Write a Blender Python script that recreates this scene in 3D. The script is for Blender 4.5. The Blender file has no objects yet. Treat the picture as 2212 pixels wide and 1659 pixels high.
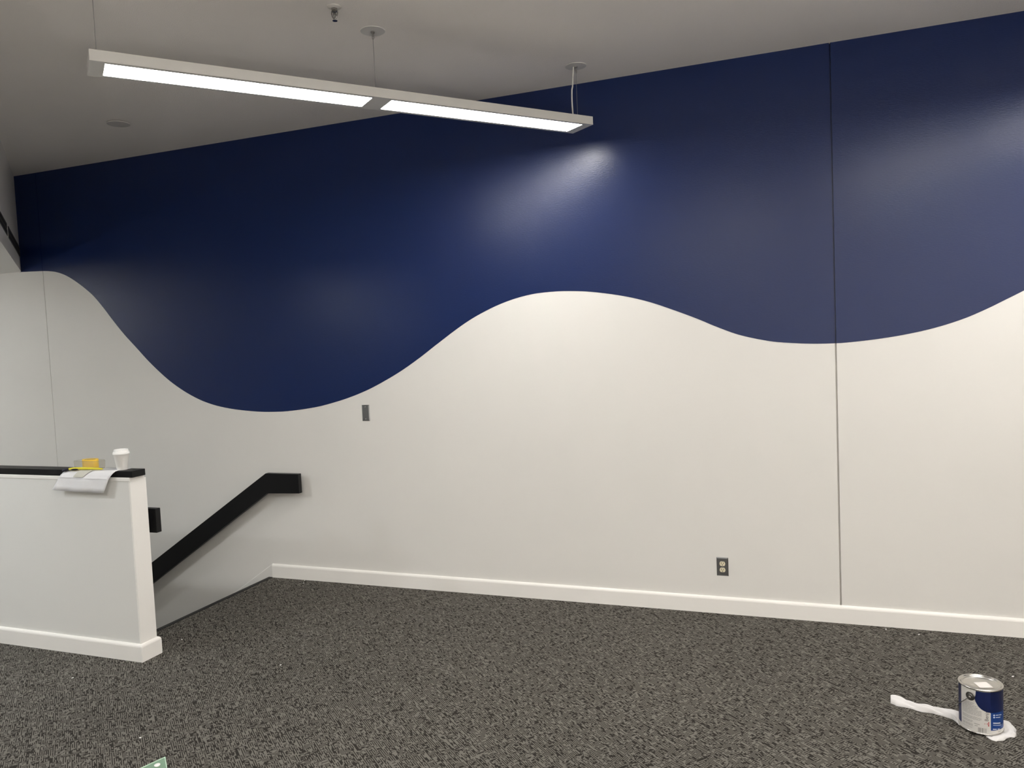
import bpy, bmesh, math, random
from mathutils import Vector, Matrix
random.seed(7)
S = bpy.context.scene
C = S.collection
R = math.radians

# ---------------------------------------------------------------- camera
F_PX, YAW, PITCH, ROLL, EYE = 1672.0, 0.36127, 0.05517, -0.04366, 1.75
fwd0 = Vector((-math.sin(YAW), math.cos(YAW), 0)); rgt0 = Vector((math.cos(YAW), math.sin(YAW), 0)); up0 = Vector((0, 0, 1))
fwd = fwd0 * math.cos(PITCH) - up0 * math.sin(PITCH); up1 = up0 * math.cos(PITCH) + fwd0 * math.sin(PITCH)
rgt = rgt0 * math.cos(ROLL) + up1 * math.sin(ROLL); up = up1 * math.cos(ROLL) - rgt0 * math.sin(ROLL)
cd = bpy.data.cameras.new('camera'); cam = bpy.data.objects.new('camera', cd); C.objects.link(cam)
cd.sensor_fit = 'HORIZONTAL'; cd.sensor_width = 36; cd.lens = F_PX / 2212 * 36; cd.clip_start = 0.05
m3 = Matrix((rgt, up, -fwd)).transposed(); cam.matrix_world = Matrix.Translation((0, 0, EYE)) @ m3.to_4x4()
S.camera = cam

# ---------------------------------------------------------------- light settings
w = bpy.data.worlds.new('world'); S.world = w; w.use_nodes = True
w.node_tree.nodes['Background'].inputs[0].default_value = (0.9, 0.95, 1, 1); w.node_tree.nodes['Background'].inputs[1].default_value = 0.02
S.view_settings.view_transform = 'Standard'; S.view_settings.look = 'None'; S.view_settings.gamma = 1
S.view_settings.use_curve_mapping = False
S.view_settings.exposure = 1.0
PENDANT = 16.3      # radiance of the pendant diffusers
DOWNLIGHT = 290.0    # radiance of the round lights in the lower ceiling
FILL_LIGHT = 450.0    # radiance of the unseen fill lights added to lift the ceiling
S.cycles.max_bounces = 10; S.cycles.diffuse_bounces = 6; S.cycles.sample_clamp_indirect = 6

# ---------------------------------------------------------------- sizes (metres), read off the photograph's perspective
D = 4.883           # painted wall
HC = 3.368          # ceiling
STX = -3.907        # top edge of the stairs
HX, HY0, HY1 = -3.605, 3.318, 3.433   # end, front and stair face of the half wall
SEAM_L, SEAM_R = -6.1235, 0.177
B0 = Vector((-6.385, D, 0)); BD = Vector((math.sin(R(130.3)), math.cos(R(130.3)), 0)); BN = Vector((-BD.y, BD.x, 0))  # bulkhead; BN faces the room
ZS = 2.543          # lower ceiling
if BN.y < 0: BN = -BN

# ---------------------------------------------------------------- materials
def mat(name, col, rough=0.5, metal=0.0, spec=0.5, bump=None, vary=0.0, emit=None, trans=0.0, ior=1.45, alpha=1.0, coat=0.0, stretch=(1, 1, 1)):
    m = bpy.data.materials.new(name); m.use_nodes = True; nt = m.node_tree; p = nt.nodes['Principled BSDF']
    p.inputs['Base Color'].default_value = (*col, 1); p.inputs['Roughness'].default_value = rough; p.inputs['Metallic'].default_value = metal
    p.inputs['Specular IOR Level'].default_value = spec; p.inputs['IOR'].default_value = ior
    p.inputs['Transmission Weight'].default_value = trans; p.inputs['Alpha'].default_value = alpha; p.inputs['Coat Weight'].default_value = coat
    if emit: p.inputs['Emission Color'].default_value = (*emit[:3], 1); p.inputs['Emission Strength'].default_value = emit[3]
    if bump or vary:
        tc = nt.nodes.new('ShaderNodeTexCoord'); mp = nt.nodes.new('ShaderNodeMapping'); nt.links.new(tc.outputs['Object'], mp.inputs[0])
        mp.inputs['Scale'].default_value = stretch
        if bump:
            n = nt.nodes.new('ShaderNodeTexNoise'); n.inputs['Scale'].default_value = bump[0]; n.inputs['Detail'].default_value = 3
            nt.links.new(mp.outputs[0], n.inputs['Vector'])
            b = nt.nodes.new('ShaderNodeBump'); b.inputs['Strength'].default_value = bump[1]; b.inputs['Distance'].default_value = bump[2]
            nt.links.new(n.outputs[0], b.inputs['Height']); nt.links.new(b.outputs[0], p.inputs['Normal'])
        if vary:
            n2 = nt.nodes.new('ShaderNodeTexNoise'); n2.inputs['Scale'].default_value = 3.0; n2.inputs['Detail'].default_value = 4
            nt.links.new(mp.outputs[0], n2.inputs['Vector'])
            mx = nt.nodes.new('ShaderNodeMix'); mx.data_type = 'RGBA'
            mx.inputs[6].default_value = (*[c * (1 - vary) for c in col], 1); mx.inputs[7].default_value = (*[min(1, c * (1 + vary)) for c in col], 1)
            nt.links.new(n2.outputs[0], mx.inputs[0]); nt.links.new(mx.outputs[2], p.inputs['Base Color'])
    return m

M = {}
M['white_wall'] = mat('white_wall', (0.78, 0.765, 0.73), 0.42, bump=(260, 0.10, 0.002), vary=0.015)
M['blue'] = mat('blue_wall', (0.0050, 0.0172, 0.086), 0.29, spec=0.48, bump=(110, 0.26, 0.002), stretch=(0.55, 1, 1.5))
M['trim'] = mat('white_trim', (0.91, 0.89, 0.85), 0.32, bump=(60, 0.03, 0.002))
M['half'] = mat('half_wall_paint', (0.77, 0.765, 0.735), 0.5, bump=(240, 0.12, 0.002), vary=0.01)
M['ceil'] = mat('ceiling_paint', (0.86, 0.825, 0.785), 0.85, bump=(230, 0.45, 0.004), vary=0.02)
M['black'] = mat('black_rail', (0.0045, 0.0045, 0.005), 0.45, spec=0.35, bump=(180, 0.06, 0.001))
M['rubber'] = mat('black_nosing', (0.008, 0.008, 0.008), 0.6, bump=(200, 0.1, 0.001))
M['fixture'] = mat('fixture_white', (0.66, 0.65, 0.62), 0.35, bump=(300, 0.03, 0.001))
M['glow'] = mat('diffuser_light', (0.9, 0.9, 0.9), 0.4, emit=(1.0, 0.977, 0.942, PENDANT))
M['glow2'] = mat('downlight_lens', (0.9, 0.9, 0.9), 0.4, emit=(0.94, 0.98, 1.0, DOWNLIGHT))
M['glow3'] = mat('fill_light_lens', (0.9, 0.9, 0.9), 0.4, emit=(1.0, 0.962, 0.925, FILL_LIGHT))
M['glow4'] = mat('fill_light_lens_dim', (0.9, 0.9, 0.9), 0.4, emit=(0.96, 0.98, 1.0, FILL_LIGHT * 0.7))  # for the tall fill light, added to brighten the lower ceiling
M['wire'] = mat('steel_wire', (0.35, 0.34, 0.33), 0.35, 0.9, bump=(900, 0.2, 0.001))
M['cord'] = mat('white_cord', (0.75, 0.73, 0.69), 0.4, bump=(300, 0.03, 0.001))
M['disc'] = mat('cover_plate_paint', (0.60, 0.58, 0.55), 0.45, bump=(200, 0.05, 0.001))
M['chrome'] = mat('chrome', (0.40, 0.39, 0.38), 0.18, 1.0, bump=(120, 0.05, 0.001))
M['steel'] = mat('brushed_steel', (0.30, 0.305, 0.31), 0.36, 1.0, bump=(80, 0.10, 0.001), stretch=(6, 1, 1))
M['screw'] = mat('bright_screw', (0.75, 0.75, 0.74), 0.25, 1.0, bump=(300, 0.05, 0.001))
M['ivory'] = mat('ivory_plastic', (0.72, 0.66, 0.48), 0.35, bump=(200, 0.02, 0.001))
M['slot'] = mat('dark_slot', (0.012, 0.011, 0.010), 0.7, bump=(100, 0.1, 0.001))
M['slotframe'] = mat('dark_slot_frame', (0.03, 0.028, 0.026), 0.5, bump=(100, 0.05, 0.001))
M['cup'] = mat('cup_paper', (0.90, 0.885, 0.85), 0.55, bump=(200, 0.05, 0.001), vary=0.02)
M['lid'] = mat('cup_lid_plastic', (0.93, 0.925, 0.90), 0.28, bump=(120, 0.02, 0.001))
M['yellow'] = mat('yellow_tape', (0.92, 0.60, 0.07), 0.5, bump=(160, 0.08, 0.001), vary=0.04)
M['core'] = mat('tape_core', (0.55, 0.40, 0.14), 0.7, bump=(160, 0.05, 0.001))
M['limey'] = mat('yellow_handle_plastic', (0.78, 0.70, 0.04), 0.35, bump=(160, 0.03, 0.001))
M['purpleblack'] = mat('dark_grip', (0.012, 0.010, 0.022), 0.5, bump=(160, 0.05, 0.001))
M['rag'] = mat('white_cloth', (0.74, 0.725, 0.715), 0.9, bump=(420, 0.25, 0.002), vary=0.03)
M['lint'] = mat('white_lint', (0.85, 0.84, 0.82), 0.9, bump=(600, 0.2, 0.001))
M['tin'] = mat('tin_lid', (0.62, 0.60, 0.56), 0.28, 1.0, bump=(45, 0.12, 0.002), vary=0.05)
M['tinrim'] = mat('tin_rim', (0.60, 0.58, 0.54), 0.22, 1.0, bump=(60, 0.05, 0.001))
M['earm'] = mat('dark_ear_metal', (0.20, 0.195, 0.185), 0.35, 1.0, bump=(80, 0.06, 0.001))
M['labelnavy'] = mat('label_navy', (0.006, 0.014, 0.075), 0.35, bump=(200, 0.02, 0.001))
M['labelwhite'] = mat('label_white', (0.66, 0.645, 0.615), 0.4, bump=(200, 0.02, 0.001))
M['labelblue'] = mat('label_mid_blue', (0.012, 0.055, 0.24), 0.35, bump=(200, 0.02, 0.001))
M['ink'] = mat('grey_ink', (0.24, 0.235, 0.23), 0.5, bump=(200, 0.02, 0.001))
M['inkdark'] = mat('dark_ink', (0.07, 0.07, 0.075), 0.5, bump=(200, 0.02, 0.001))
M['inkpale'] = mat('pale_ink', (0.60, 0.66, 0.78), 0.5, bump=(200, 0.02, 0.001))
M['inkred'] = mat('red_ink', (0.42, 0.02, 0.03), 0.5, bump=(200, 0.02, 0.001))
M['inkpink'] = mat('pink_ink', (0.60, 0.30, 0.30), 0.5, bump=(200, 0.02, 0.001))
M['sticker'] = mat('white_sticker', (0.80, 0.76, 0.72), 0.6, bump=(100, 0.02, 0.001))

def plastic(name, col, rough, opac):
    m = bpy.data.materials.new(name); m.use_nodes = True; nt = m.node_tree; nt.nodes.clear()
    o = nt.nodes.new('ShaderNodeOutputMaterial'); t = nt.nodes.new('ShaderNodeBsdfTransparent'); p = nt.nodes.new('ShaderNodeBsdfPrincipled')
    t.inputs[0].default_value = (*[0.5 + 0.5 * c for c in col], 1)
    p.inputs['Base Color'].default_value = (*col, 1); p.inputs['Roughness'].default_value = rough
    lw = nt.nodes.new('ShaderNodeLayerWeight'); lw.inputs[0].default_value = 0.35
    ma = nt.nodes.new('ShaderNodeMath'); ma.operation = 'MULTIPLY_ADD'; nt.links.new(lw.outputs['Facing'], ma.inputs[0]); ma.inputs[1].default_value = 0.5 if opac > .1 else 0.22; ma.inputs[2].default_value = opac
    tc = nt.nodes.new('ShaderNodeTexCoord'); n = nt.nodes.new('ShaderNodeTexNoise'); n.inputs['Scale'].default_value = 40; nt.links.new(tc.outputs['Object'], n.inputs['Vector'])
    b = nt.nodes.new('ShaderNodeBump'); b.inputs['Strength'].default_value = 0.15; b.inputs['Distance'].default_value = 0.004
    nt.links.new(n.outputs[0], b.inputs['Height']); nt.links.new(b.outputs[0], p.inputs['Normal'])
    mx = nt.nodes.new('ShaderNodeMixShader'); nt.links.new(ma.outputs[0], mx.inputs[0]); nt.links.new(t.outputs[0], mx.inputs[1]); nt.links.new(p.outputs[0], mx.inputs[2])
    nt.links.new(mx.outputs[0], o.inputs[0]); return m
M['clear'] = plastic('clear_plastic', (0.85, 0.84, 0.80), 0.10, 0.02)
M['green'] = plastic('green_plastic', (0.36, 0.55, 0.40), 0.12, 0.30)
M['greenedge'] = plastic('green_plastic_edge', (0.55, 0.75, 0.58), 0.15, 0.75)

def carpet():
    m = bpy.data.materials.new('carpet'); m.use_nodes = True; nt = m.node_tree; p = nt.nodes['Principled BSDF']; L = nt.links.new
    tc = nt.nodes.new('ShaderNodeTexCoord')
    def dot(v):
        n = nt.nodes.new('ShaderNodeVectorMath'); n.operation = 'DOT_PRODUCT'; L(tc.outputs['Object'], n.inputs[0]); n.inputs[1].default_value = v; return n.outputs['Value']
    a = R(139.7); u = dot((math.cos(a), math.sin(a), 0)); v = dot((math.sin(a), -math.cos(a), 0))
    def mul(x, k, add=0.0):
        n = nt.nodes.new('ShaderNodeMath'); n.operation = 'MULTIPLY_ADD'; L(x, n.inputs[0]); n.inputs[1].default_value = k; n.inputs[2].default_value = add; return n.outputs[0]
    def noise(ku, kv, z, det=0.6):
        c = nt.nodes.new('ShaderNodeCombineXYZ'); L(mul(u, ku, z), c.inputs[0]); L(mul(v, kv, z * 1.7), c.inputs[1])
        n = nt.nodes.new('ShaderNodeTexNoise'); n.noise_dimensions = '2D'; n.inputs['Scale'].default_value = 1; n.inputs['Detail'].default_value = det; n.inputs['Roughness'].default_value = 0.4
        L(c.outputs[0], n.inputs['Vector']); return n.outputs[0]
    def ss(x, lo, hi):
        n = nt.nodes.new('ShaderNodeMapRange'); n.interpolation_type = 'SMOOTHSTEP'; L(x, n.inputs[0]); n.inputs[1].default_value = lo; n.inputs[2].default_value = hi; return n.outputs[0]
    def mixf(f, x, y):
        n = nt.nodes.new('ShaderNodeMix'); L(f, n.inputs[0]); L(x, n.inputs[2]); L(y, n.inputs[3]); return n.outputs[0]
    def op(kind, x, y=None):
        n = nt.nodes.new('ShaderNodeMath'); n.operation = kind; L(x, n.inputs[0])
        if y is not None: L(y, n.inputs[1])
        return n.outputs[0]
    def rnd(x, y=None):
        c = nt.nodes.new('ShaderNodeCombineXYZ'); L(x, c.inputs[0])
        if y is not None: L(y, c.inputs[1])
        n = nt.nodes.new('ShaderNodeTexWhiteNoise'); n.noise_dimensions = '2D'; L(c.outputs[0], n.inputs['Vector']); return n.outputs['Value']
    def dashes(along, across, k_along, k_across, z):
        """straight yarn rows: each row across carries its own random run of light and dark dashes"""
        row = op('FLOOR', mul(across, k_across, z)); c = nt.nodes.new('ShaderNodeCombineXYZ'); L(mul(along, k_along), c.inputs[0]); L(mul(rnd(row), 400.0, z), c.inputs[1])
        n = nt.nodes.new('ShaderNodeTexNoise'); n.noise_dimensions = '2D'; n.inputs['Scale'].default_value = 1; n.inputs['Detail'].default_value = 0.0; L(c.outputs[0], n.inputs['Vector'])
        par = op('PINGPONG', row); par.node.inputs[1].default_value = 1.0      # every other row leans light, the rest dark
        h = op('ADD', n.outputs[0], mul(par, 0.29, -0.145))
        return ss(h, 0.455, 0.535)
    A = dashes(u, v, 30, 235, 3.1); B = dashes(v, u, 42, 200, 11.3)
    K = op('LESS_THAN', rnd(op('FLOOR', mul(u, 46)), op('FLOOR', mul(v, 62)))); K.node.inputs[1].default_value = 0.36
    pat = mixf(K, A, B)
    fib = noise(420, 420, 41.0, 2.0); big = noise(1.1, 1.1, 57.0, 2.0)
    mx = nt.nodes.new('ShaderNodeMix'); mx.data_type = 'RGBA'; L(pat, mx.inputs[0])
    mx.inputs[6].default_value = (0.028, 0.025, 0.021, 1); mx.inputs[7].default_value = (0.163, 0.152, 0.134, 1)
    m2 = nt.nodes.new('ShaderNodeMix'); m2.data_type = 'RGBA'; m2.blend_type = 'MULTIPLY'; m2.inputs[0].default_value = 0.5
    L(mx.outputs[2], m2.inputs[6]); cr = nt.nodes.new('ShaderNodeMapRange'); L(fib, cr.inputs[0]); cr.inputs[3].default_value = 0.55; cr.inputs[4].default_value = 1.45; L(cr.outputs[0], m2.inputs[7])
    m4 = nt.nodes.new('ShaderNodeMix'); m4.data_type = 'RGBA'; m4.blend_type = 'MULTIPLY'; m4.inputs[0].default_value = 1
    cb = nt.nodes.new('ShaderNodeMapRange'); L(big, cb.inputs[0]); cb.inputs[3].default_value = 0.9; cb.inputs[4].default_value = 1.1
    L(m2.outputs[2], m4.inputs[6]); L(cb.outputs[0], m4.inputs[7]); L(m4.outputs[2], p.inputs['Base Color'])
    p.inputs['Roughness'].default_value = 0.95; p.inputs['Specular IOR Level'].default_value = 0.15
    b = nt.nodes.new('ShaderNodeBump'); b.inputs['Strength'].default_value = 0.5; b.inputs['Distance'].default_value = 0.003
    L(mixf(mul(fib, 0.0, 0.35), pat, fib), b.inputs['Height']); L(b.outputs[0], p.inputs['Normal'])
    return m
M['carpet'] = carpet()

def paper():
    m = bpy.data.materials.new('printed_paper'); m.use_nodes = True; nt = m.node_tree; p = nt.nodes['Principled BSDF']; L = nt.links.new
    tc = nt.nodes.new('ShaderNodeTexCoord'); n = nt.nodes.new('ShaderNodeTexNoise'); n.inputs['Scale'].default_value = 9; n.inputs['Detail'].default_value = 5
    L(tc.outputs['Object'], n.inputs['Vector']); mx = nt.nodes.new('ShaderNodeMix'); mx.data_type = 'RGBA'; L(n.outputs[0], mx.inputs[0])
    mx.inputs[6].default_value = (0.74, 0.74, 0.76, 1); mx.inputs[7].default_value = (0.84, 0.83, 0.83, 1); L(mx.outputs[2], p.inputs['Base Color']); p.inputs['Roughness'].default_value = 0.7
    b = nt.nodes.new('ShaderNodeBump'); b.inputs['Strength'].default_value = 0.35; b.inputs['Distance'].default_value = 0.01; L(n.outputs[0], b.inputs['Height']); L(b.outputs[0], p.inputs['Normal'])
    return m
M['paper'] = paper()
M['paperprint'] = mat('paper_print', (0.58, 0.57, 0.50), 0.7, bump=(60, 0.05, 0.002), vary=0.1)

# ---------------------------------------------------------------- mesh helpers
def obj(name, bm, m, parent=None, smooth=False, loc=None):
    me = bpy.data.meshes.new(name); bm.normal_update(); bm.to_mesh(me); bm.free()
    if m is not None: me.materials.append(M[m] if isinstance(m, str) else m)
    if smooth: me.shade_smooth() if hasattr(me, 'shade_smooth') else [setattr(f, 'use_smooth', True) for f in me.polygons]
    o = bpy.data.objects.new(name, me); C.objects.link(o)
    if loc is not None: o.location = loc
    if parent is not None: o.parent = parent
    return o
def tag(o, label, cat, group=None, kind=None):
    o['label'] = label; o['category'] = cat
    if group: o['group'] = group
    if kind: o['kind'] = kind
    return o
def thing(name, loc, label, cat, group=None, rotz=0.0):
    o = bpy.data.objects.new(name, None); o.empty_display_size = 0.05; C.objects.link(o); o.location = loc; o.rotation_euler = (0, 0, rotz)
    return tag(o, label, cat, group)
def copy_tree(o, parent=None):
    c = o.copy(); C.objects.link(c); c.parent = parent
    for ch in o.children: copy_tree(ch, c)
    return c
def box(bm, x0, x1, y0, y1, z0, z1, bev=0.0, seg=2):
    b = bmesh.new(); bmesh.ops.create_cube(b, size=1)
    for v in b.verts: v.co = Vector((x0 + (v.co.x + .5) * (x1 - x0), y0 + (v.co.y + .5) * (y1 - y0), z0 + (v.co.z + .5) * (z1 - z0)))
    if bev: bmesh.ops.bevel(b, geom=b.edges[:], offset=bev, segments=seg, affect='EDGES', profile=0.5)
    join(bm, b); return bm
def join(bm, b, mtx=None):
    me = bpy.data.meshes.new('tmp'); b.to_mesh(me); b.free()
    if mtx is not None: me.transform(mtx)
    bm.from_mesh(me); bpy.data.meshes.remove(me)
def BX(*a, **k): return box(bmesh.new(), *a, **k)
def prism(bm, pts, ext):
    """polygon of 3-D points swept by the vector ext"""
    a = [bm.verts.new(p) for p in pts]; b = [bm.verts.new(Vector(p) + Vector(ext)) for p in pts]; n = len(pts)
    bm.faces.new(a); bm.faces.new(b[::-1])
    for i in range(n): bm.faces.new((a[i], b[i], b[(i + 1) % n], a[(i + 1) % n]))
    bmesh.ops.recalc_face_normals(bm, faces=bm.faces[:]); return bm
def lathe(bm, prof, n=48, at=(0, 0, 0), close=True):
    rings = []
    for r, z in prof:
        rings.append([bm.verts.new((at[0] + r * math.cos(2 * math.pi * k / n), at[1] + r * math.sin(2 * math.pi * k / n), at[2] + z)) for k in range(n)])
    for a, b in zip(rings, rings[1:]):
        for k in range(n): bm.faces.new((a[k], a[(k + 1) % n], b[(k + 1) % n], b[k]))
    if close: bm.faces.new(rings[0][::-1]); bm.faces.new(rings[-1])
    bmesh.ops.recalc_face_normals(bm, faces=bm.faces[:]); return bm
def tube(bm, pts, r, n=10):
    pts = [Vector(p) for p in pts]; rings = []; nx = None
    for i, p in enumerate(pts):
        t = (pts[min(i + 1, len(pts) - 1)] - pts[max(i - 1, 0)]).normalized()
        if nx is None: nx = t.orthogonal().normalized()
        nx = (nx - t * nx.dot(t)).normalized(); by = t.cross(nx); rr = r[i] if isinstance(r, (list, tuple)) else r
        rings.append([bm.verts.new(p + (nx * math.cos(2 * math.pi * k / n) + by * math.sin(2 * math.pi * k / n)) * rr) for k in range(n)])
    for a, b in zip(rings, rings[1:]):
        for k in range(n): bm.faces.new((a[k], a[(k + 1) % n], b[(k + 1) % n], b[k]))
    bm.faces.new(rings[0][::-1]); bm.faces.new(rings[-1]); bmesh.ops.recalc_face_normals(bm, faces=bm.faces[:]); return bm

# ================================================================= SETTING
def slab(name, pts, z0, z1, m, label, cat):
    return tag(obj(name, prism(bmesh.new(), [(x, y, z0) for x, y in pts], (0, 0, z1 - z0)), m), label, cat, kind='structure')
XL, XR, YB = -9.5, 5.6, -4.6
slab('floor', [(XR, D), (STX, D), (STX, HY1), (XL, HY1), (XL, YB), (XR, YB)], -0.22, 0.0, 'carpet', 'dark grey patterned carpet floor of the landing', 'floor')
slab('ceiling', [(XL, YB), (XR, YB), (XR, D + .1), (XL, D + .1)], HC, HC + 0.1, 'ceil', 'grey white textured ceiling above the pendant light', 'ceiling')
tag(obj('wall_right', BX(XR, XR + .1, YB, D + .1, 0, HC), 'white_wall'), 'white wall closing the room on the right side', 'wall', kind='structure')
tag(obj('wall_front', BX(XL, XR + .1, YB - .1, YB, 0, HC), 'white_wall'), 'white wall behind the viewer', 'wall', kind='structure')
tag(obj('wall_left', BX(XL - .1, XL, YB - .1, D + .1, -2.6, HC), 'white_wall'), 'white wall far left beyond the stairs', 'wall', kind='structure')

# --- painted wall: three panels with a reveal between them, each with its blue paint
WAVE = [(-6.42, 2.541), (-6.379, 2.54), (-6.215, 2.534), (-6.075, 2.526), (-5.966, 2.51), (-5.86, 2.475), (-5.757, 2.421), (-5.656, 2.355), (-5.558, 2.28), (-5.462, 2.181),
        (-5.369, 2.074), (-5.252, 1.947), (-5.135, 1.836), (-5.02, 1.726), (-4.928, 1.647), (-4.813, 1.558), (-4.698, 1.485), (-4.584, 1.426), (-4.469, 1.379),
        (-4.333, 1.341), (-4.175, 1.314), (-3.98, 1.295), (-3.848, 1.29), (-3.675, 1.294), (-3.421, 1.322), (-3.254, 1.356), (-3.121, 1.391), (-2.99, 1.434),
        (-2.87, 1.483), (-2.692, 1.569), (-2.538, 1.658), (-2.385, 1.756), (-2.237, 1.849), (-2.11, 1.919), (-1.975, 1.978), (-1.873, 2.013), (-1.767, 2.04),
        (-1.65, 2.058), (-1.504, 2.063), (-1.424, 2.060), (-1.314, 2.051), (-1.191, 2.032), (-1.039, 2.0), (-0.892, 1.956), (-0.748, 1.899), (-0.607, 1.838),
        (-0.492, 1.783), (-0.362, 1.729), (-0.191, 1.684), (-0.074, 1.668), (0.058, 1.658), (0.179, 1.656), (0.226, 1.657), (0.376, 1.669), (0.529, 1.689),
        (0.679, 1.719), (0.825, 1.763), (0.94, 1.812), (1.025, 1.855), (1.116, 1.902), (1.4, 2.06), (1.7, 2.19), (2.0, 2.25), (2.4, 2.22), (2.9, 2.05), (3.4, 1.85), (4.0, 1.72), (4.8, 1.8), (5.7, 2.0)]
def wave(x):
    P = WAVE
    i = max(1, min(len(P) - 3, next((k for k in range(len(P) - 1) if P[k + 1][0] >= x), len(P) - 3)))
    (x0, y0), (x1, y1), (x2, y2), (x3, y3) = P[i - 1], P[i], P[i + 1], P[i + 2]
    h = x2 - x1; t = (x - x1) / h; m1 = (y2 - y0) / (x2 - x0) * h; m2 = (y3 - y1) / (x3 - x1) * h
    return (2 * t**3 - 3 * t**2 + 1) * y1 + (t**3 - 2 * t**2 + t) * m1 + (-2 * t**3 + 3 * t**2) * y2 + (t**3 - t**2) * m2
wb = tag(obj('wall_back', BX(XL, XR, D + .022, D + .16, -2.6, HC), 'white_wall'), 'long wall painted navy blue above a wavy line and white below', 'wall', kind='structure')
def blue_strip(x0, x1, yf, yb, step=0.02):
    bm = bmesh.new(); n = max(1, int((x1 - x0) / step)); cols = []
    for k in range(n + 1):
        x = x0 + (x1 - x0) * k / n; z = wave(x)
        cols.append([bm.verts.new((x, y, zz)) for y, zz in ((yf, z), (yf, HC - .001), (yb, HC - .001), (yb, z))])
    for a, b in zip(cols, cols[1:]):
        for k in range(4): bm.faces.new((a[k], a[(k + 1) % 4], b[(k + 1) % 4], b[k]))
    bm.faces.new(cols[0]); bm.faces.new(cols[-1][::-1]); bmesh.ops.recalc_face_normals(bm, faces=bm.faces[:]); return bm
GL, GR = 0.0025, 0.0045
for x0, x1 in ((XL, SEAM_L - GL), (SEAM_L + GL, SEAM_R - GR), (SEAM_R + GR, XR)):
    pn = obj('wall_panel', BX(x0, x1, D, D + .022, -2.6, HC, bev=0.0012, seg=1), 'white_wall', wb)
    obj('blue_paint', blue_strip(max(x0 - .0006, -6.40), x1 + .0006, D - .0012, D + .0205), 'blue', pn)
obj('joint_paint', blue_strip(SEAM_R - GR, SEAM_R + GR, D + .018, D + .0225, 0.002), 'blue', wb)
obj('joint_paint', blue_strip(SEAM_L - GL, SEAM_L + GL, D + .018, D + .0225, 0.002), 'blue', wb)

# --- baseboard along the painted wall, and the skirt that follows the stairs down
def base_profile(dep, h): return [(0, 0), (dep, 0), (dep, h - .016), (dep * .88, h - .009), (dep * .6, h - .003), (dep * .25, h), (0, h)]
bb = bmesh.new(); prism(bb, [(-3.897, D - d, z) for d, z in base_profile(.017, .104)], (XR + 3.897, 0, 0))
bbo = tag(obj('baseboard_back', bb, 'trim'), 'white baseboard along the foot of the blue and white wall', 'baseboard', kind='structure')
sk = bmesh.new(); s_ = 0.665
for dep, h0, h1 in ((.007, .0, .106),):
    a = [(STX + .01, D, .106), (STX + .01, D - dep * .4, .106), (STX + .01, D - dep, .100), (STX + .01, D - dep, -.22), (STX + .01, D, -.22)]
    prism(sk, a, (-3.4, 0, -3.4 * s_))
obj('stair_skirt', sk, 'white_wall', bbo)

# --- stairs going down to the left
st = bmesh.new(); TR, RS = 0.268, 0.176
step_root = None
stairs = tag(obj('stairs', BX(STX - 9 * TR, STX - .02, HY1 + .001, D - .001, -2.2, -2.0), 'carpet'), 'carpeted stairs going down beside the half wall', 'stairs', kind='structure')
for k in range(1, 10):
    obj('step', BX(STX - k * TR - .0, STX - (k - 1) * TR - .002, HY1 + .002, D - .009, -k * RS - 0.3, -k * RS, bev=.006), 'carpet', stairs)
tag(obj('trim_1', BX(STX - .022, STX + .012, HY1 + .002, D - .018, -.035, .0045, bev=.004), 'rubber'), 'black nosing strip on the top edge of the stairs', 'trim', kind='structure')

# --- half wall with its black cap, end board and baseboard
hw = tag(obj('wall_half', box(BX(XL, HX - .012, HY0, HY1, 0, 1.046), XL, STX - .03, HY1 - .03, HY1, -2.6, 0), 'half'), 'low white wall beside the stairs with a black cap', 'wall', kind='structure')
obj('end_board', BX(HX - .0121, HX, HY0 - .0005, HY1 + .0005, 0, 1.054, bev=.002), 'trim', hw)
obj('cap_trim', BX(XL, HX + .001, HY0 - .004, HY1 - .012, 1.0455, 1.069, bev=.004), 'trim', hw)
obj('cap_rail', BX(XL, HX + .02, HY0 - .001, HY1 - .02, 1.0695, 1.1065, bev=.0015), 'black', hw)
b = bmesh.new(); P = base_profile(.0165, .102)
loop = [(XL, HY0, 0, -1), (HX, HY0, 1, -1), (HX, HY1, 1, 1), (STX + .03, HY1, 0, 1)]
rows = []
for x, y, sx, sy in loop: rows.append([b.verts.new((x + sx * d, y + sy * d, z)) for d, z in P])
for a, c in zip(rows, rows[1:]):
    for k in range(len(P) - 1): b.faces.new((a[k], a[k + 1], c[k + 1], c[k]))
b.faces.new(rows[0]); b.faces.new(rows[-1][::-1]); bmesh.ops.recalc_face_normals(b, faces=b.faces[:])
obj('baseboard', b, 'trim', hw)

# --- bulkhead and lower ceiling over the stairs
def bp(t, off=0.0): q = B0 + BD * t + BN * off; return (q.x, q.y)
TE = 5.0
xe, ye = bp(TE)
bk = bmesh.new(); prism(bk, [(*bp(-.2), ZS), (*bp(TE), ZS), (xe, YB, ZS), (xe - .1, YB, ZS), (xe - .1, bp(TE)[1] - .03, ZS), (*bp(-.2, -.1), ZS)], (0, 0, HC - ZS))
tag(obj('wall_bulkhead', bk, 'white_wall'), 'slanted white bulkhead in the upper left corner with dark slots', 'wall', kind='structure')
so = bmesh.new(); prism(so, [(*bp(-.2, -.05), ZS + .001), (*bp(TE, -.05), ZS + .001), (xe - .05, YB, ZS + .001), (XL, YB, ZS + .001), (XL, D + .02, ZS + .001)], (0, 0, .06))
tag(obj('ceiling_low', so, 'white_wall'), 'lower white ceiling left of the slanted bulkhead', 'ceiling', kind='structure')
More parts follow.
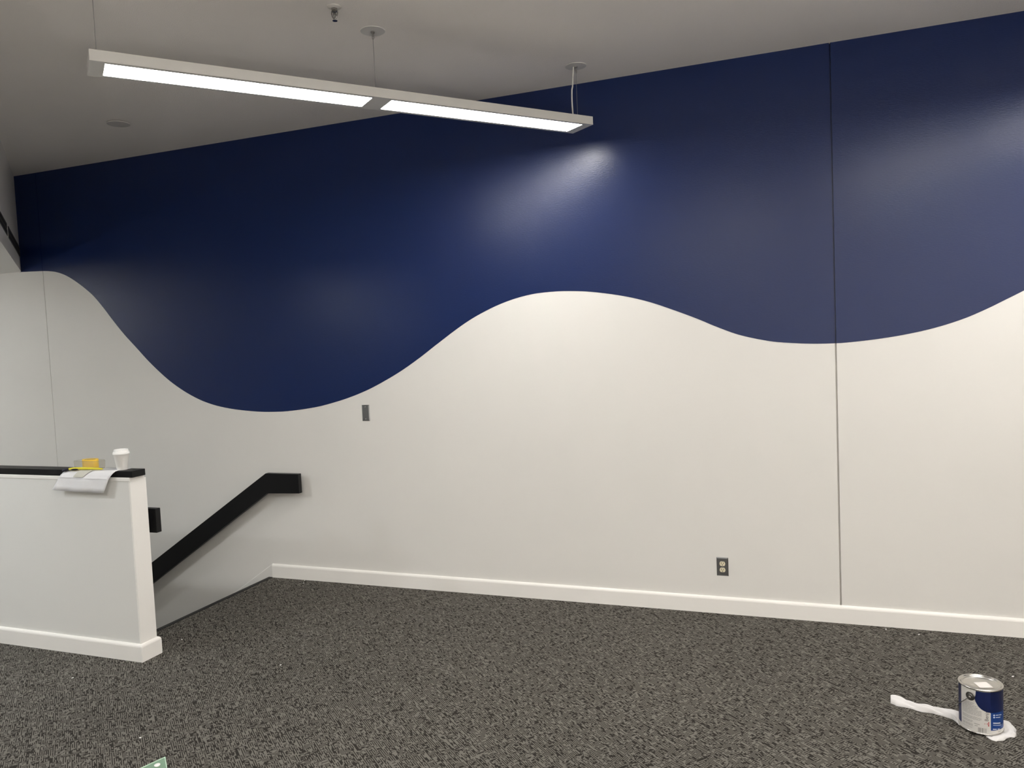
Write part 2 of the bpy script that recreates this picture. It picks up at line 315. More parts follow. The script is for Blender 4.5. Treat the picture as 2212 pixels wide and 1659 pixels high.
for (t0, t1), lab in (((-.0, 1.218), 'dark narrow slot in the slanted bulkhead, next to the blue wall'), ((1.352, 2.6), 'dark narrow slot in the slanted bulkhead, cut by the left picture edge')):
    mt = Matrix(((BD.x, BN.x, 0, B0.x), (BD.y, BN.y, 0, B0.y), (0, 0, 1, 0), (0, 0, 0, 1)))
    t0 = max(t0, .012)
    th = thing('air_slot', mt @ Vector((t0, 0, 2.667)), lab, 'vent', 'dark slots in the bulkhead')
    inv = Matrix.Translation(-th.location)
    def put(name, bm, m):
        o = obj(name, bm, m, th); o.data.transform(inv @ mt); return o
    fr = bmesh.new(); z0, z1 = 2.667, 2.757
    for q in ((t0, t1, z1 - .006, z1), (t0, t1, z0, z0 + .006), (t0, t0 + .006, z0, z1), (t1 - .006, t1, z0, z1)): box(fr, q[0], q[1], 0.0, .004, q[2], q[3])
    put('frame', fr, 'slotframe'); put('back_plate', BX(t0 + .004, t1 - .004, 0, .0015, z0 + .004, z1 - .004), 'slot'); put('blade', BX(t0 + .004, t1 - .004, .001, .003, 2.710, 2.714), 'slotframe')

# ================================================================= PENDANT LIGHT
ANG = R(90 - 38.92)   # its long axis, from +X
PZ = 3.001
def make_pendant(label):
    t = thing('pendant_light', (-2.029, 3.575, PZ), label, 'light', None, ANG)
    L2, W2, Hh = 1.305, .104, .047
    hb = bmesh.new(); box(hb, -L2, L2, -W2, W2, 0.004, Hh, bev=.0015)
    for q in ((-L2, L2, -W2, -.079), (-L2, L2, .079, W2), (-L2, -1.245, -.079, .079), (1.245, L2, -.079, .079), (-.052, .052, -.079, .079)): box(hb, q[0], q[1], q[2], q[3], 0, .005)
    obj('housing', hb, 'fixture', t)
    for x0, x1 in ((-1.245, -.052), (.052, 1.245)):
        d = bmesh.new(); pts = []
        for cx, cy, a0 in ((x1 - .012, .067, 0), (x0 + .012, .067, 90), (x0 + .012, -.067, 180), (x1 - .012, -.067, 270)):
            for k in range(5): a = R(a0 + k * 22.5); pts.append((cx + .012 * math.cos(a), cy + .012 * math.sin(a), .0012))
        prism(d, pts, (0, 0, .0025)); obj('diffuser', d, 'glow', t)
    for x in (-1.27, 0.0, 1.27):
        top = HC - PZ
        cn = obj('canopy', lathe(bmesh.new(), [(.064, top), (.064, top - .002), (.0625, top - .0035), (.01, top - .0045), (0.0005, top - .0045)], 40, (x, 0, 0)), 'fixture', t)
        obj('grip', lathe(bmesh.new(), [(.010, top - .004), (.010, top - .012), (.0055, top - .013), (.0055, top - .038), (.004, top - .042)], 16, (x, 0, 0)), 'wire', cn)
        wr = obj('wire', tube(bmesh.new(), [(x, 0, Hh - .002), (x, 0, top - .03)], .0013, 6), 'wire', t)
        obj('anchor', lathe(bmesh.new(), [(.006, Hh - .001), (.006, Hh + .008), (.002, Hh + .016)], 12, (x, 0, 0)), 'wire', wr)
    top = HC - PZ
    obj('power_cord', tube(bmesh.new(), [(1.255 - .012 * math.sin(k / 14 * math.pi) * (1 if k < 9 else .6) - .012 * k / 14 * 0, -.0 + .022 - .02 * (k / 14), Hh + (top - .008 - Hh) * k / 14) for k in range(15)], .0042, 10), 'cord', t)
    return t
pend = make_pendant('long white linear pendant light hanging lit in front of the blue wall')
for (dx, dy), lab in (((3.15, 0), 'white linear pendant light beyond the right picture edge near the blue wall'), ((1.0, -2.75), 'white linear pendant light overhead of the viewer'),
                      ((4.15, -2.75), 'white linear pendant light overhead to the far right of the viewer')):
    c = copy_tree(pend); c.location = (pend.location.x + dx, pend.location.y + dy, PZ); c['label'] = lab
for x, y, lab in ((-5.2, 1.7, 'round recessed light in the lower ceiling in front of the half wall'), (-8.2, 3.0, 'round recessed light in the lower ceiling far left over the stairs'), (-5.0, .8, 'round recessed light in the lower ceiling left of the viewer')):
    t = thing('recessed_downlight', (x, y, ZS), lab, 'light')
    obj('trim_ring', lathe(bmesh.new(), [(.085, .0), (.085, -.004), (.072, -.006), (.070, -.001), (.070, .0)], 32, close=False), 'fixture', t)
    obj('lens', lathe(bmesh.new(), [(.0705, .0005), (.0705, -.002), (.0005, -.002)], 32), 'glow2', t)

fills = [(x, y, .3, .10, 'glow3', lab) for x, y, lab in ((2.3, -1.6, 'added fill light behind the viewer, a step to the right'), (4.3, .2, 'added fill light by the right wall'), (.7, -3.4, 'added fill light straight behind the viewer'),
       (4.7, -2.9, 'added fill light in the rear right room corner'), (-.8, -3.3, 'added fill light behind the viewer on the left side'), (3.0, -3.6, 'added fill light at the wall behind the viewer'))]
for x, y, hh, rr, m, lab in fills + [(-8.7, 2.4, 1.3, .10, 'glow4', 'tall added fill light standing under the lower ceiling in front of the half wall')]:
    t = thing('added_fill_light', (x, y, 0), lab, 'fill light')  # made-up source, added out of view to throw light onto the ceilings
    obj('shell', lathe(bmesh.new(), [(rr - .005, 0), (rr, .004), (rr, hh), (rr - .006, hh + .002), (rr - .008, hh - .014), (.0005, hh - .016)], 32), 'black', t, False)
    obj('lens', lathe(bmesh.new(), [(rr - .012, hh - .015), (rr - .012, hh - .012), (.0005, hh - .012)], 32), m, t)

# --- sprinkler and cover plate on the ceiling
t = thing('fire_sprinkler', (-2.043, 3.248, HC), 'small chrome fire sprinkler on the ceiling near the pendant canopy', 'sprinkler')
obj('escutcheon', lathe(bmesh.new(), [(.034, 0), (.034, -.002), (.030, -.006), (.018, -.010), (.012, -.010)], 32), 'disc', t)
obj('body', lathe(bmesh.new(), [(.016, -.008), (.016, -.020), (.013, -.024), (.009, -.026)], 6), 'chrome', t)
for s in (-1, 1):
    obj('arm', tube(bmesh.new(), [(s * .015, 0, -.020), (s * .0165, 0, -.032), (s * .013, 0, -.046), (s * .006, 0, -.056), (0, 0, -.060)], .003, 8), 'chrome', t)
obj('bulb', tube(bmesh.new(), [(0, 0, -.026), (0, 0, -.034), (0, 0, -.044), (0, 0, -.056)], [.004, .0075, .006, .003], 10), 'earm', t)
obj('deflector', lathe(bmesh.new(), [(.003, -.058), (.004, -.064), (.012, -.0655), (.012, -.067), (.0005, -.067)], 20), 'chrome', t)
t = thing('ceiling_cover_plate', (-4.376, 4.146, HC), 'round grey white cover plate on the dim ceiling at upper left', 'plate')
obj('plate', lathe(bmesh.new(), [(.070, -.003), (.0745, -.004), (.0745, -.009), (.0725, -.011), (.0005, -.0125)], 40), 'disc', t)
obj('ring', lathe(bmesh.new(), [(.066, 0), (.066, -.003), (.0005, -.003)], 40), 'slotframe', t)

# ================================================================= HANDRAILS
def rail_mesh(path, y0, y1, h):
    """path: (x, z of the top edge); vertical-cut rail of height h between y0 and y1"""
    bm = bmesh.new(); cols = []
    for x, z, zb in path: cols.append([bm.verts.new(p) for p in ((x, y0, zb), (x, y0, z), (x, y1, z), (x, y1, zb))])
    for a, c in zip(cols, cols[1:]):
        for k in range(4): bm.faces.new((a[k], a[(k + 1) % 4], c[(k + 1) % 4], c[k]))
    bm.faces.new(cols[0]); bm.faces.new(cols[-1][::-1]); bmesh.ops.recalc_face_normals(bm, faces=bm.faces[:])
    bmesh.ops.bevel(bm, geom=bm.edges[:], offset=.002, segments=2, affect='EDGES', profile=.5); return bm
RY0, RY1 = D - .091, D - .053
t = thing('handrail', (-3.58, D, .75), 'black handrail on the white wall sloping down along the stairs', 'handrail')
t.location = (0, 0, 0)
obj('rail', rail_mesh([(-6.8, -1.075 + .01, -1.270 + .01), (-3.862, .829, .650), (-3.855, .832, .6745), (-3.549, .832, .6885 - .006)], RY0, RY1, .15) if False else
    rail_mesh([(-6.6, .829 - (6.6 - 3.860) * .643, .829 - (6.6 - 3.860) * .643 - .187), (-3.845, .829, .675), (-3.549, .829, .683)], RY0, RY1, .15), 'black', t)
for x, z in ((-3.75, .73), (-4.6, .29), (-5.6, -.35)):
    b = bmesh.new(); tube(b, [(x, D - .001, z - .02), (x, D - .045, z - .015), (x, RY1 - .002, z + .02)], .007, 8)
    obj('bracket', b, 'black', t)
t2 = thing('handrail', (0, 0, 0), 'short black handrail end sticking out behind the half wall end', 'handrail')
E2, Y2a, Y2b = -3.586, 3.468, 3.505
obj('rail', rail_mesh([(-6.6, .857 - (6.6 - 3.86) * .643, .857 - (6.6 - 3.86) * .643 - .187), (-3.845, .857, .712), (E2, .857, .714)], Y2a, Y2b, .14), 'black', t2)
for x, z in ((-3.72, .74), (-4.6, .24), (-5.6, -.40)):
    obj('bracket', tube(bmesh.new(), [(x, HY1 + .0005, z - .01), (x, HY1 + .03, z - .008), (x, Y2a + .002, z + .02)], .007, 8), 'black', t2)

# ================================================================= WALL PLATES
def plate(x, z, wd, ht, label, name, cat):
    t = thing(name, (x, D, z), label, cat)
    b = bmesh.new(); a = [(-wd / 2, 0), (wd / 2, 0)]
    vs = []
    for ins, y in ((0, 0), (0, -.0015), (.0055, -.0058)):
        vs.append([b.verts.new((sx * (wd / 2 - ins), y, sz * (ht / 2 - ins))) for sx, sz in ((-1, -1), (1, -1), (1, 1), (-1, 1))])
    for p, q in zip(vs, vs[1:]):
        for k in range(4): b.faces.new((p[k], p[(k + 1) % 4], q[(k + 1) % 4], q[k]))
    b.faces.new(vs[-1]); b.faces.new(vs[0][::-1]); bmesh.ops.recalc_face_normals(b, faces=b.faces[:])
    obj('cover_plate', b, 'steel', t); return t
def screw(t, x, z, r=.0042):
    b = lathe(bmesh.new(), [(r, 0), (r, .0008), (r * .7, .0018), (.0002, .002)], 14)
    bmesh.ops.rotate(b, verts=b.verts[:], cent=(0, 0, 0), matrix=Matrix.Rotation(R(90), 3, 'X'))
    bmesh.ops.translate(b, verts=b.verts[:], vec=(x, -.0056, z)); obj('screw', b, 'screw', t)
t = plate(-2.992, 1.275, .062, .117, 'blank stainless steel cover plate on the white wall under the blue wave', 'blank_wall_plate', 'wall plate'); screw(t, 0, .044); screw(t, 0, -.044)
t = plate(-.4985, .294, .071, .116, 'stainless steel power outlet with two ivory sockets near the baseboard', 'power_outlet', 'outlet'); screw(t, 0, 0, .0035)
for s in (1, -1):
    b = bmesh.new(); pts = []
    for k in range(40):
        a = 2 * math.pi * k / 40; x = .0172 * math.cos(a); z = max(-.0138, min(.0138, .0172 * math.sin(a))); pts.append((x, -.0055, z + s * .0195))
    prism(b, pts, (0, -.0026, 0)); so = obj('socket', b, 'ivory', t)
    for x, h in ((-.0062, .0085), (.0062, .007)): obj('slot', BX(x - .0013, x + .0013, -.0087, -.0075, s * .0195 + .0005, s * .0195 + .0005 + h), 'slot', so)
    b = lathe(bmesh.new(), [(.0027, 0), (.0027, .0012)], 12); bmesh.ops.rotate(b, verts=b.verts[:], cent=(0, 0, 0), matrix=Matrix.Rotation(R(90), 3, 'X'))
    bmesh.ops.translate(b, verts=b.verts[:], vec=(0, -.0075, s * .0195 - .007)); obj('ground_hole', b, 'slot', so)

# ================================================================= THINGS ON THE BLACK CAP
CZ = 1.1066
t = thing('coffee_cup', (-3.706, 3.364, CZ), 'white paper coffee cup with a white lid on the black cap', 'cup')
obj('cup_body', lathe(bmesh.new(), [(.0285, .0), (.029, .001), (.0405, .092), (.0425, .094), (.042, .096), (.0395, .095)], 48), 'cup', t, True)
obj('lid', lathe(bmesh.new(), [(.0440, .090), (.0452, .092), (.0452, .097), (.0438, .100), (.0438, .103), (.0400, .106), (.0375, .117), (.0360, .1185), (.0335, .1185), (.0325, .115), (.0005, .114)], 48), 'lid', t)

# sheet of paper draped over the front of the cap
bm = bmesh.new(); prof = [(3.405, CZ + .0008, -3.99, -3.680), (3.375, CZ + .0009, -4.02, -3.683), (3.345, CZ + .001, -4.045, -3.688), (3.325, CZ + .0012, -4.062, -3.693), (3.310, CZ - .002, -4.078, -3.700),
        (3.299, CZ - .012, -4.094, -3.709), (3.292, CZ - .025, -4.107, -3.718), (3.288, CZ - .038, -4.117, -3.727), (3.2865, CZ - .042, -4.120, -3.729), (3.2855, CZ - .060, -4.130, -3.738), (3.283, CZ - .090, -4.146, -3.753), (3.280, CZ - .117, -4.160, -3.767)]
NU = 24; rows = []
for j, (y, z, xl, xr) in enumerate(prof):
    row = []
    for k in range(NU + 1):
        f = k / NU; hang = max(0, min(1, (CZ - z) / .06)); d = .004 * math.sin(f * 9 + j * .3) * hang + .003 * math.sin(f * 3.2) * hang
        curl = .012 * max(0, (j - 9) / 2) * max(0, 1 - f * 6)
        row.append(bm.verts.new((xl + (xr - xl) * f, y - abs(d) - curl, z - .006 * f * hang + curl * .4)))
    rows.append(row)
for a, c in zip(rows, rows[1:]):
    for k in range(NU): bm.faces.new((a[k], a[k + 1], c[k + 1], c[k]))
bmesh.ops.recalc_face_normals(bm, faces=bm.faces[:]); bmesh.ops.solidify(bm, geom=bm.faces[:], thickness=.0004)
pa = tag(obj('paper_sheet', bm, 'paper', None, True), 'large creased white paper sheet draped over the front of the black cap', 'paper')
b = bmesh.new(); r2 = []
for j in range(2, 9):
    y, z, xl, xr = prof[j]; row = []
    for k in range(NU + 1):
        f = k / NU; hang = max(0, min(1, (CZ - z) / .06)); d = .004 * math.sin(f * 9 + j * .3) * hang + .003 * math.sin(f * 3.2) * hang
        row.append(b.verts.new((xl + (xr - xl) * (.012 + f * .976), y - abs(d) - .0009 - (.0016 if j == 8 else 0), z - .006 * f * hang + .0008)))
    r2.append(row)
for a, c in zip(r2, r2[1:]):
    for k in range(NU): b.faces.new((a[k], a[k + 1], c[k + 1], c[k]))
bmesh.ops.recalc_face_normals(b, faces=b.faces[:]); bmesh.ops.solidify(b, geom=b.faces[:], thickness=.0004); obj('folded_flap', b, 'paper', pa, True)
b = bmesh.new(); r2 = []
for j in (3, 4, 5, 6, 7):
    y, z, xl, xr = prof[j]; r2.append([b.verts.new((xl + (xr - xl) * f, y - .0064 - .0008, z + .0024)) for f in (.30 + .0 * j, .36, .42, .56 - .018 * j + .06)])
for a, c in zip(r2, r2[1:]):
    for k in range(3): b.faces.new((a[k], a[k + 1], c[k + 1], c[k]))
bmesh.ops.recalc_face_normals(b, faces=b.faces[:]); obj('printed_patch', b, 'paperprint', pa)

# clear plastic case with the roll of tape inside
t = thing('tape_case', (-3.958, 3.3635, CZ + .0022), 'clear plastic case around the yellow tape roll on the paper', 'case')
def rrect(hx, hy, r, n=6):
    return [(cx + r * math.cos(R(a0 + 90 * k / n)), cy + r * math.sin(R(a0 + 90 * k / n))) for cx, cy, a0 in ((hx - r, hy - r, 0), (-hx + r, hy - r, 90), (-hx + r, -hy + r, 180), (hx - r, -hy + r, 270)) for k in range(n + 1)]
b = bmesh.new(); rings = []
for hx, hy, z in ((.090, .037, .0), (.092, .039, .006), (.094, .0405, .045), (.091, .038, .049)): rings.append([b.verts.new((x, y, z)) for x, y in rrect(hx, hy, .022)])
for a, c in zip(rings, rings[1:]):
    for k in range(len(a)): b.faces.new((a[k], a[(k + 1) % len(a)], c[(k + 1) % len(a)], c[k]))
b.faces.new(rings[0][::-1]); bmesh.ops.recalc_face_normals(b, faces=b.faces[:]); bmesh.ops.solidify(b, geom=b.faces[:], thickness=.0008)
obj('shell', b, 'clear', t, True)
b = bmesh.new(); tube(b, [(x, y, .0487) for x, y in rrect(.0915, .0385, .022)] + [(.0915, .0165, .0487)], .0010, 6); obj('rim', b, 'clear', t)
t = thing('tape_roll', (-3.950, 3.3635, CZ + .0042), 'roll of yellow masking tape standing inside the clear case', 'tape')
b = lathe(bmesh.new(), [(.026, .001), (.0350, .0), (.0352, .001), (.0352, .053), (.0348, .054), (.026, .0535), (.026, .001)], 48, close=False)
for v in b.verts: v.co.x *= 1.48
obj('tape', b, 'yellow', t)
b = lathe(bmesh.new(), [(.0235, .0015), (.0262, .0015), (.0262, .0525), (.0235, .0525), (.0235, .0015)], 40, close=False)
for v in b.verts: v.co.x *= 1.48
obj('core', b, 'core', t)

# yellow handled tool lying along the edge
t = thing('hand_tool', (-3.932, 3.327, CZ + .0085), 'yellow handled tool with a dark end lying on the paper sheet', 'tool')
ax = [(-4.150, 3.292, .002), (-4.085, 3.304, .006), (-4.02, 3.314, .006), (-3.95, 3.319, .007), (-3.88, 3.320, .006)]
def bar(pts, ws, hs):
    b = bmesh.new(); rings = []
    for i, (x, y, z) in enumerate(pts):
        dx = Vector(pts[min(i + 1, len(pts) - 1)]) - Vector(pts[max(i - 1, 0)]); dx.z = 0; dx.normalize(); pr = Vector((-dx.y, dx.x, 0)); p = Vector((x, y, z)) - Vector((-4.0, 3.33, 0))
        rings.append([b.verts.new(p + pr * ws[i] * math.copysign(abs(math.cos(a)) ** .6, math.cos(a)) + Vector((0, 0, hs[i] * math.copysign(abs(math.sin(a)) ** .6, math.sin(a))))) for a in [2 * math.pi * k / 16 for k in range(16)]])
    for a, c in zip(rings, rings[1:]):
        for k in range(16): b.faces.new((a[k], a[(k + 1) % 16], c[(k + 1) % 16], c[k]))
    b.faces.new(rings[0][::-1]); b.faces.new(rings[-1]); bmesh.ops.recalc_face_normals(b, faces=b.faces[:]); return b
obj('handle', bar([(-4.118, 3.303, -.001), (-4.09, 3.307, .001), (-4.03, 3.315, .003), (-3.96, 3.319, .003), (-3.90, 3.3195, .002), (-3.872, 3.320, .001)], [.007, .010, .0095, .008, .006, .003], [.006, .0075, .0065, .006, .005, .003]), 'limey', t, True)
obj('dark_end', bar([(-4.163, 3.296, -.009), (-4.155, 3.297, -.008), (-4.138, 3.299, -.005), (-4.122, 3.302, -.002), (-4.110, 3.304, -.001)], [.003, .0085, .0095, .0085, .0065], [.003, .0085, .009, .008, .0055]), 'purpleblack', t, True)
obj('dark_insert', bar([(-4.095, 3.2975, -.003), (-4.08, 3.298, -.003), (-4.06, 3.301, -.002), (-4.045, 3.305, -.001)], [.002, .004, .004, .002], [.002, .0055, .0055, .002]), 'purpleblack', t, True)

# ================================================================= PAINT CAN
CX, CY, CB, CR = 0.682, 3.728, 0.0085, 0.0825
t = thing('paint_can', (CX, CY, CB), 'navy and white labelled metal paint can standing on a white rag', 'paint can')
dv = Vector((-CX, -CY, 0)).normalized(); rv = Vector((-dv.y, dv.x, 0))
def cyl(phi, h, r=CR): a = R(phi); n = dv * math.cos(a) + rv * math.sin(a); return Vector((n.x * r, n.y * r, h))
obj('can_body', lathe(bmesh.new(), [(CR - .004, .0), (CR + .001, .0005), (CR + .0015, .003), (CR, .005), (CR, .185), (CR + .0015, .187)], 96, close=False), 'labelnavy', t, True)
obj('bottom', lathe(bmesh.new(), [(CR - .002, .0006), (CR - .006, .003), (.0005, .003)], 48, close=False), 'tinrim', t)
obj('bottom_rim', lathe(bmesh.new(), [(CR + .0005, .0), (CR + .0022, .001), (CR + .0022, .0035), (CR + .0003, .0045)], 96, close=False), 'tinrim', t, True)
obj('rim', lathe(bmesh.new(), [(CR + .0003, .1848), (CR + .0025, .1865), (CR + .0030, .1895), (CR + .0018, .1925), (CR - .001, .1932), (CR - .005, .1925), (CR - .0065, .1885), (CR - .0095, .1880)], 96, close=False), 'tinrim', t, True)
lid = obj('lid', lathe(bmesh.new(), [(CR - .008, .1878), (CR - .010, .1905), (CR - .0135, .1910), (CR - .0155, .1880), (CR - .018, .1855), (.040, .1858), (.0005, .1862)], 96, close=False), 'tin', t, True)
b = bmesh.new(); sa = R(12); pts = []
for sx, sy in ((-1, -1), (1, -1), (1, 1), (-1, 1)): pts.append(rv * (sx * .027 * math.cos(R(28)) - sy * .027 * math.sin(R(28)) + .010) + dv * (-(sx * .027 * math.sin(R(28)) + sy * .027 * math.cos(R(28))) + .012) + Vector((0, 0, .1866)))
prism(b, pts, (0, 0, .0004)); stk = obj('lid_sticker', b, 'sticker', lid)
def patch(name, cols, r, m, parent):
    """cols: list of (phi, z0, z1)"""
    b = bmesh.new(); vv = [[b.verts.new(cyl(p, z0, r)), b.verts.new(cyl(p, z1, r))] for p, z0, z1 in cols]
    for a, c in zip(vv, vv[1:]): b.faces.new((a[0], c[0], c[1], a[1]))
    return obj(name, b, m, parent, True)
def rng(a, b_, n): return [a + (b_ - a) * k / n for k in range(n + 1)]
lw_ = patch('label_white_panel', [(p, .005, .1848) for p in rng(-59.3, 25.6, 30)], CR + .0003, 'labelwhite', t)
patch('label_white_band', [(p, .0048, .0205) for p in rng(25.6, 300.7, 70)], CR + .00032, 'labelwhite', t)
arc = [(-11.9, .1843), (-12.8, .1685), (-14.2, .158), (-14.8, .150), (-14.3, .143), (-13.2, .1374), (-9.0, .1261), (-5.5, .1182), (-1.5, .1123), (3, .1072), (7.9, .1036), (12.5, .1008), (17.5, .0989), (25.7, .0965)]
b = bmesh.new(); R3 = CR + .0007
rows = []
for p, h in arc:
    n = 10; rows.append([b.verts.new(cyl(p + (26 - p) * k / n, h + (0 if p < 25 else 0), R3)) for k in range(n + 1)])
for a, c in zip(rows, rows[1:]):
    for k in range(10): b.faces.new((a[k], c[k], c[k + 1], a[k + 1]))
obj('label_navy_field', b, 'labelnavy', t, True)
lb = patch('label_blue_box', [(p, .0205, .0965) for p in rng(25.6, 78, 18)], CR + .0005, 'labelblue', t)
def text_on_can(s, size, phi, h, m, parent, rot=0, r=CR + .0006):
    cu = bpy.data.curves.new('letters', 'FONT'); cu.body = s; cu.size = size; ob = bpy.data.objects.new('letters', cu); C.objects.link(ob)
    dg = bpy.context.evaluated_depsgraph_get(); me = bpy.data.meshes.new_from_object(ob.evaluated_get(dg)); bpy.data.objects.remove(ob)
    b = bmesh.new(); b.from_mesh(me); bpy.data.meshes.remove(me); bmesh.ops.subdivide_edges(b, edges=[e for e in b.edges if e.calc_length() > size * .3], cuts=2)
    for v in b.verts:
        x, y = (v.co.x, v.co.y) if not rot else (-v.co.y, v.co.x)
        v.co = cyl(phi + math.degrees(x / CR), h + y, r)
    return obj('lettering', b, m, parent)
text_on_can('Benja', .0195, 19.0, .0600, 'inkdark', lw_, 1)
tri = bmesh.new(); tri.faces.new([tri.verts.new(cyl(p, h, CR + .0006)) for p, h in ((8.3, .0484), (20.8, .0370), (21.1, .0584))]); obj('emblem', tri, 'inkred', lw_)
tri = bmesh.new(); tri.faces.new([tri.verts.new(cyl(p, h, CR + .0008)) for p, h in ((13.0, .0482), (19.6, .0440), (19.8, .0555))]); obj('emblem_inner', tri, 'inkpink', lw_)
b = bmesh.new()
def stroke(b, p0, p1, h0, h1, th, r=CR + .0006):
    n = max(2, int(abs(p1 - p0) / 4)); v = [[b.verts.new(cyl(p0 + (p1 - p0) * k / n, h0 + (h1 - h0) * k / n - th / 2, r)), b.verts.new(cyl(p0 + (p1 - p0) * k / n, h0 + (h1 - h0) * k / n + th / 2, r))] for k in range(n + 1)]
    for a, c in zip(v, v[1:]): b.faces.new((a[0], c[0], c[1], a[1]))
rl = random.Random(3)
hh = .128
while hh > .016:
    lim = -16 if hh > .118 else (-6 if hh > .10 else (3 if hh > .055 else -20))
    p = -54.0
    while p < lim - 4:
        q = min(lim, p + rl.uniform(5, 16)); stroke(b, p, q - 1.2, hh, hh, .0011); p = q
    if rl.random() < .25: hh -= .0045
    hh -= .0036
stroke(b, -17, -3, .042, .0405, .0022); stroke(b, -16, -8, .0335, .0335, .002)
obj('small_print', b, 'ink', lw_)
b = bmesh.new(); p = -7.1
while p < 14:
    wd = rl.choice((.5, .8, 1.2, 1.9)); v = [b.verts.new(cyl(q, h, CR + .0006)) for q, h in ((p, .0085), (p + wd, .0085), (p + wd, .0285), (p, .0285))]; b.faces.new(v); p += wd + rl.choice((.6, .9, 1.3, 2.4))
obj('barcode', b, 'ink', lw_)
b = bmesh.new(); R5 = CR + .0009
for hz in (.0862, .0770):
    b.faces.new([b.verts.new(cyl(35 + 2.6 * math.cos(a), hz + .0034 * math.sin(a), R5)) for a in [2 * math.pi * k / 14 for k in range(14)]])
stroke(b, 40, 50, .086, .0845, .0028, R5); stroke(b, 51.5, 63, .0845, .082, .0028, R5); stroke(b, 40, 57, .0765, .0735, .0026, R5); stroke(b, 32, 57.5, .0530, .0480, .0048, R5); stroke(b, 32, 61, .0445, .0385, .0022, R5)
stroke(b, 31, 43, .0268, .025, .0036, R5); stroke(b, 46, 54, .0245, .0232, .0036, R5)
obj('pale_print', b, 'inkpale', lb)
b = bmesh.new(); stroke(b, 48, 60, .0125, .0125, .0018, CR + .0006); obj('small_print', b, 'ink', t)
# ears and wire bail
EP, EZ = -27.0, .155
for e in (EP, EP + 180):
    n = cyl(e, 0, 1.0); q = cyl(e, EZ, CR); rot = Vector((0, 0, 1)).rotation_difference(n).to_matrix().to_4x4()
    b = bmesh.new(); join(b, lathe(bmesh.new(), [(.0185, -.002), (.0185, .0012), (.0165, .003), (.0115, .0035), (.0105, .0055), (.0085, .0065), (.0005, .0068)], 28), Matrix.Translation(q) @ rot); er = obj('ear', b, 'earm', t)
    b = bmesh.new(); join(b, lathe(bmesh.new(), [(.0058, .004), (.0062, .008), (.0050, .0115), (.0005, .013)], 16), Matrix.Translation(q + Vector((0, 0, -.003))) @ rot); obj('knob', b, 'chrome', er)
e0, e1 = cyl(EP, EZ - .003, CR + .009), cyl(EP + 180, EZ - .003, CR + .009); sd = -cyl(EP + 90, 0, 1.0)
obj('bail_wire', tube(bmesh.new(), [(e0 + e1) / 2 + (e0 - e1) / 2 * math.cos(a) + sd * (CR + .0075) * math.sin(a) + Vector((0, 0, -.088 * math.sin(a))) for a in [math.pi * k / 28 for k in range(29)]], .0016, 8), 'chrome', t)

# ================================================================= RAG
LO = [(.343, 3.862), (.368, 3.846), (.419, 3.832), (.464, 3.814), (.509, 3.808), (.544, 3.797), (.582, 3.772), (.596, 3.738), (.607, 3.715), (.640, 3.690), (.680, 3.660), (.702, 3.625), (.718, 3.613), (.745, 3.636), (.775, 3.664), (.797, 3.676)]
UP = [(.350, 3.926), (.370, 3.930), (.395, 3.897), (.425, 3.870), (.465, 3.854), (.505, 3.850), (.545, 3.846), (.590, 3.848), (.640, 3.855), (.690, 3.845), (.735, 3.840), (.770, 3.835), (.802, 3.815), (.814, 3.775), (.814, 3.735), (.806, 3.690)]
def samp(P, s):
    f = s * (len(P) - 1); i = min(len(P) - 2, int(f)); t_ = f - i; return Vector((*P[i], 0)).lerp(Vector((*P[i + 1], 0)), t_)
NS, NT = 90, 22; bm = bmesh.new(); top, bot = [], []
for i in range(NS + 1):
    s = i / NS; a, c = samp(LO, s), samp(UP, s); wd = (c - a).length; r1, r2_ = [], []
    for j in range(NT + 1):
        u = j / NT; p = a.lerp(c, u); dist = (Vector((p.x - CX, p.y - CY, 0))).length
        dome = max(0, 1 - abs(2 * u - 1) ** 3.2) ** .55
        tw = 1.5 * (abs(math.sin(u * 4.2 + s * 17)) - .62) + math.sin(u * 15 - s * 36 + 1) * .2
        h = (.021 if s < .42 else (.021 - (s - .42) * .05 if s < .6 else .012)) * dome * (1 + .45 * tw)
        if s > .60: h += .005 * dome * math.sin(u * 13 + s * 30)
        k_ = max(0, min(1, (dist - CR - .0035) / .02))
        if s > .60: h += .016 * dome * k_ * (1 - k_)
        h = min(h, .0076) + (h - min(h, .0076)) * k_
        h = max(h, .0016 if 0 < j < NT else .0012)
        wob = Vector((math.sin(s * 60 + u * 3), math.cos(s * 47), 0)) * (.0025 if j in (0, NT) else 0)
        r1.append(bm.verts.new((p.x + wob.x, p.y + wob.y, h))); r2_.append(bm.verts.new((p.x + wob.x, p.y + wob.y, .0003)))
    top.append(r1); bot.append(r2_)
for G, fl in ((top, 0), (bot, 1)):
    for a, c in zip(G, G[1:]):
        for k in range(NT): bm.faces.new((a[k], a[k + 1], c[k + 1], c[k]))
for i in range(NS):
    for k in (0, NT): bm.faces.new((top[i][k], top[i + 1][k], bot[i + 1][k], bot[i][k]))
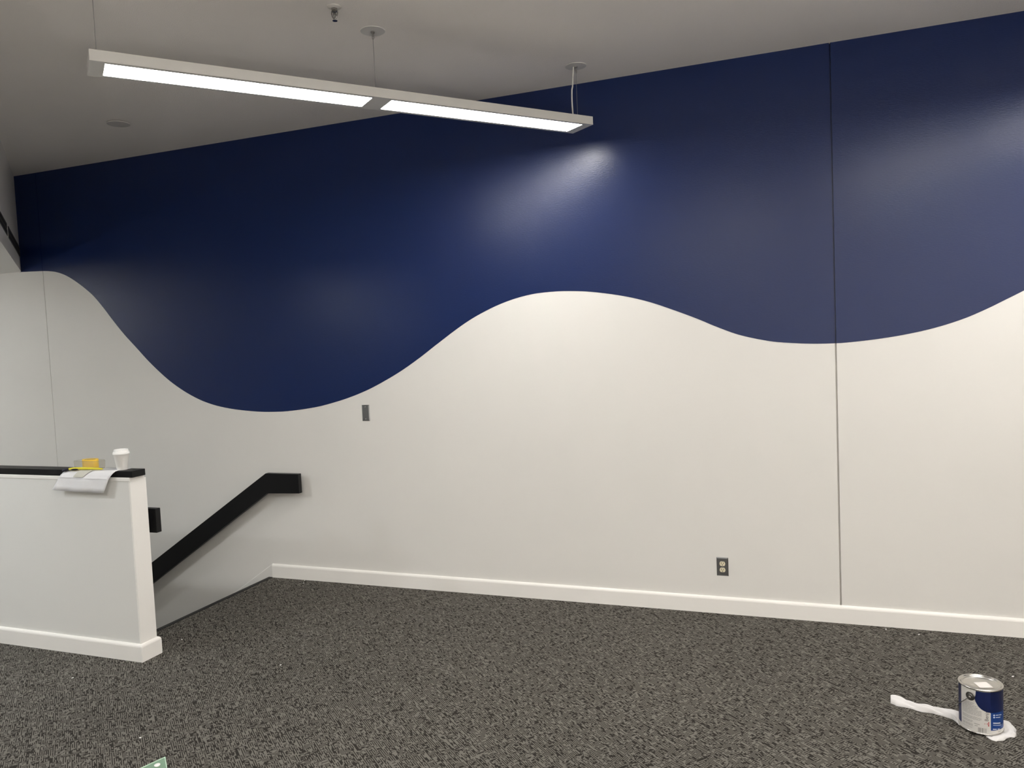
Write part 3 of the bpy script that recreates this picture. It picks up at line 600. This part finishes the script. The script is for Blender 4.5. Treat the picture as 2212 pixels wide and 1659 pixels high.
for G0, G1 in ((top[0], bot[0]), (top[-1], bot[-1])):
    for k in range(NT): bm.faces.new((G0[k], G0[k + 1], G1[k + 1], G1[k]))
bmesh.ops.recalc_face_normals(bm, faces=bm.faces[:])
tag(obj('cleaning_rag', bm, 'rag', None, True), 'twisted white cloth rag on the carpet, caught under the paint can', 'rag')

# ================================================================= SMALL BITS ON THE CARPET
for i, (x, y, lab) in enumerate([(-3.811, 3.031, 'in front of the half wall baseboard'), (-2.896, 2.621, 'near the green plastic corner'), (-3.627, 3.643, 'at the top edge of the stairs behind the half wall end'),
                                 (-3.588, 4.849, 'touching the baseboard next to the stair corner'), (-3.556, 4.793, 'a little in front of the baseboard next to the stair corner'), (.928, 4.314, 'behind and to the right of the paint can'),
                                 (.411, 4.823, 'beside the baseboard just right of the wall joint'), (.576, 4.785, 'by the baseboard, second from the wall joint'), (-2.77, 3.481, 'alone on open carpet right of the half wall')]):
    b = bmesh.new(); bmesh.ops.create_icosphere(b, subdivisions=2, radius=.0045); rr = random.Random(i)
    for v in b.verts: v.co = Vector((v.co.x * (1.3 + .4 * rr.random()), v.co.y * (.7 + .3 * rr.random()), v.co.z * .5 + .0022))
    o = tag(obj('lint_speck', b, 'lint', None, True, (x, y, 0.0)), 'tiny white lint speck ' + lab, 'lint', 'white lint specks on the carpet'); o.rotation_euler = (0, 0, rr.random() * 6)
t = thing('plastic_tray', (-2.645, 2.515, 0), 'pale green translucent plastic corner with a white disc at the bottom picture edge', 'tray')
d1, d2 = Vector((-.031, -.0948, 0)).normalized(), Vector((.0700, -.0610, 0)).normalized()
q = [Vector((0, 0, 0)), d2 * .24, d2 * .24 + d1 * .26, d1 * .26]
obj('sheet', prism(bmesh.new(), [p + Vector((0, 0, .002)) for p in q], (0, 0, .0015)), 'green', t)
b = bmesh.new(); tube(b, [p + Vector((0, 0, .004)) for p in q] + [q[0] + Vector((0, 0, .004))], .003, 8); obj('rim', b, 'greenedge', t)
obj('disc', lathe(bmesh.new(), [(.0125, .0036), (.0125, .0075), (.011, .009), (.0005, .0092)], 28, (.020, -.062, 0)), 'lid', t, True)
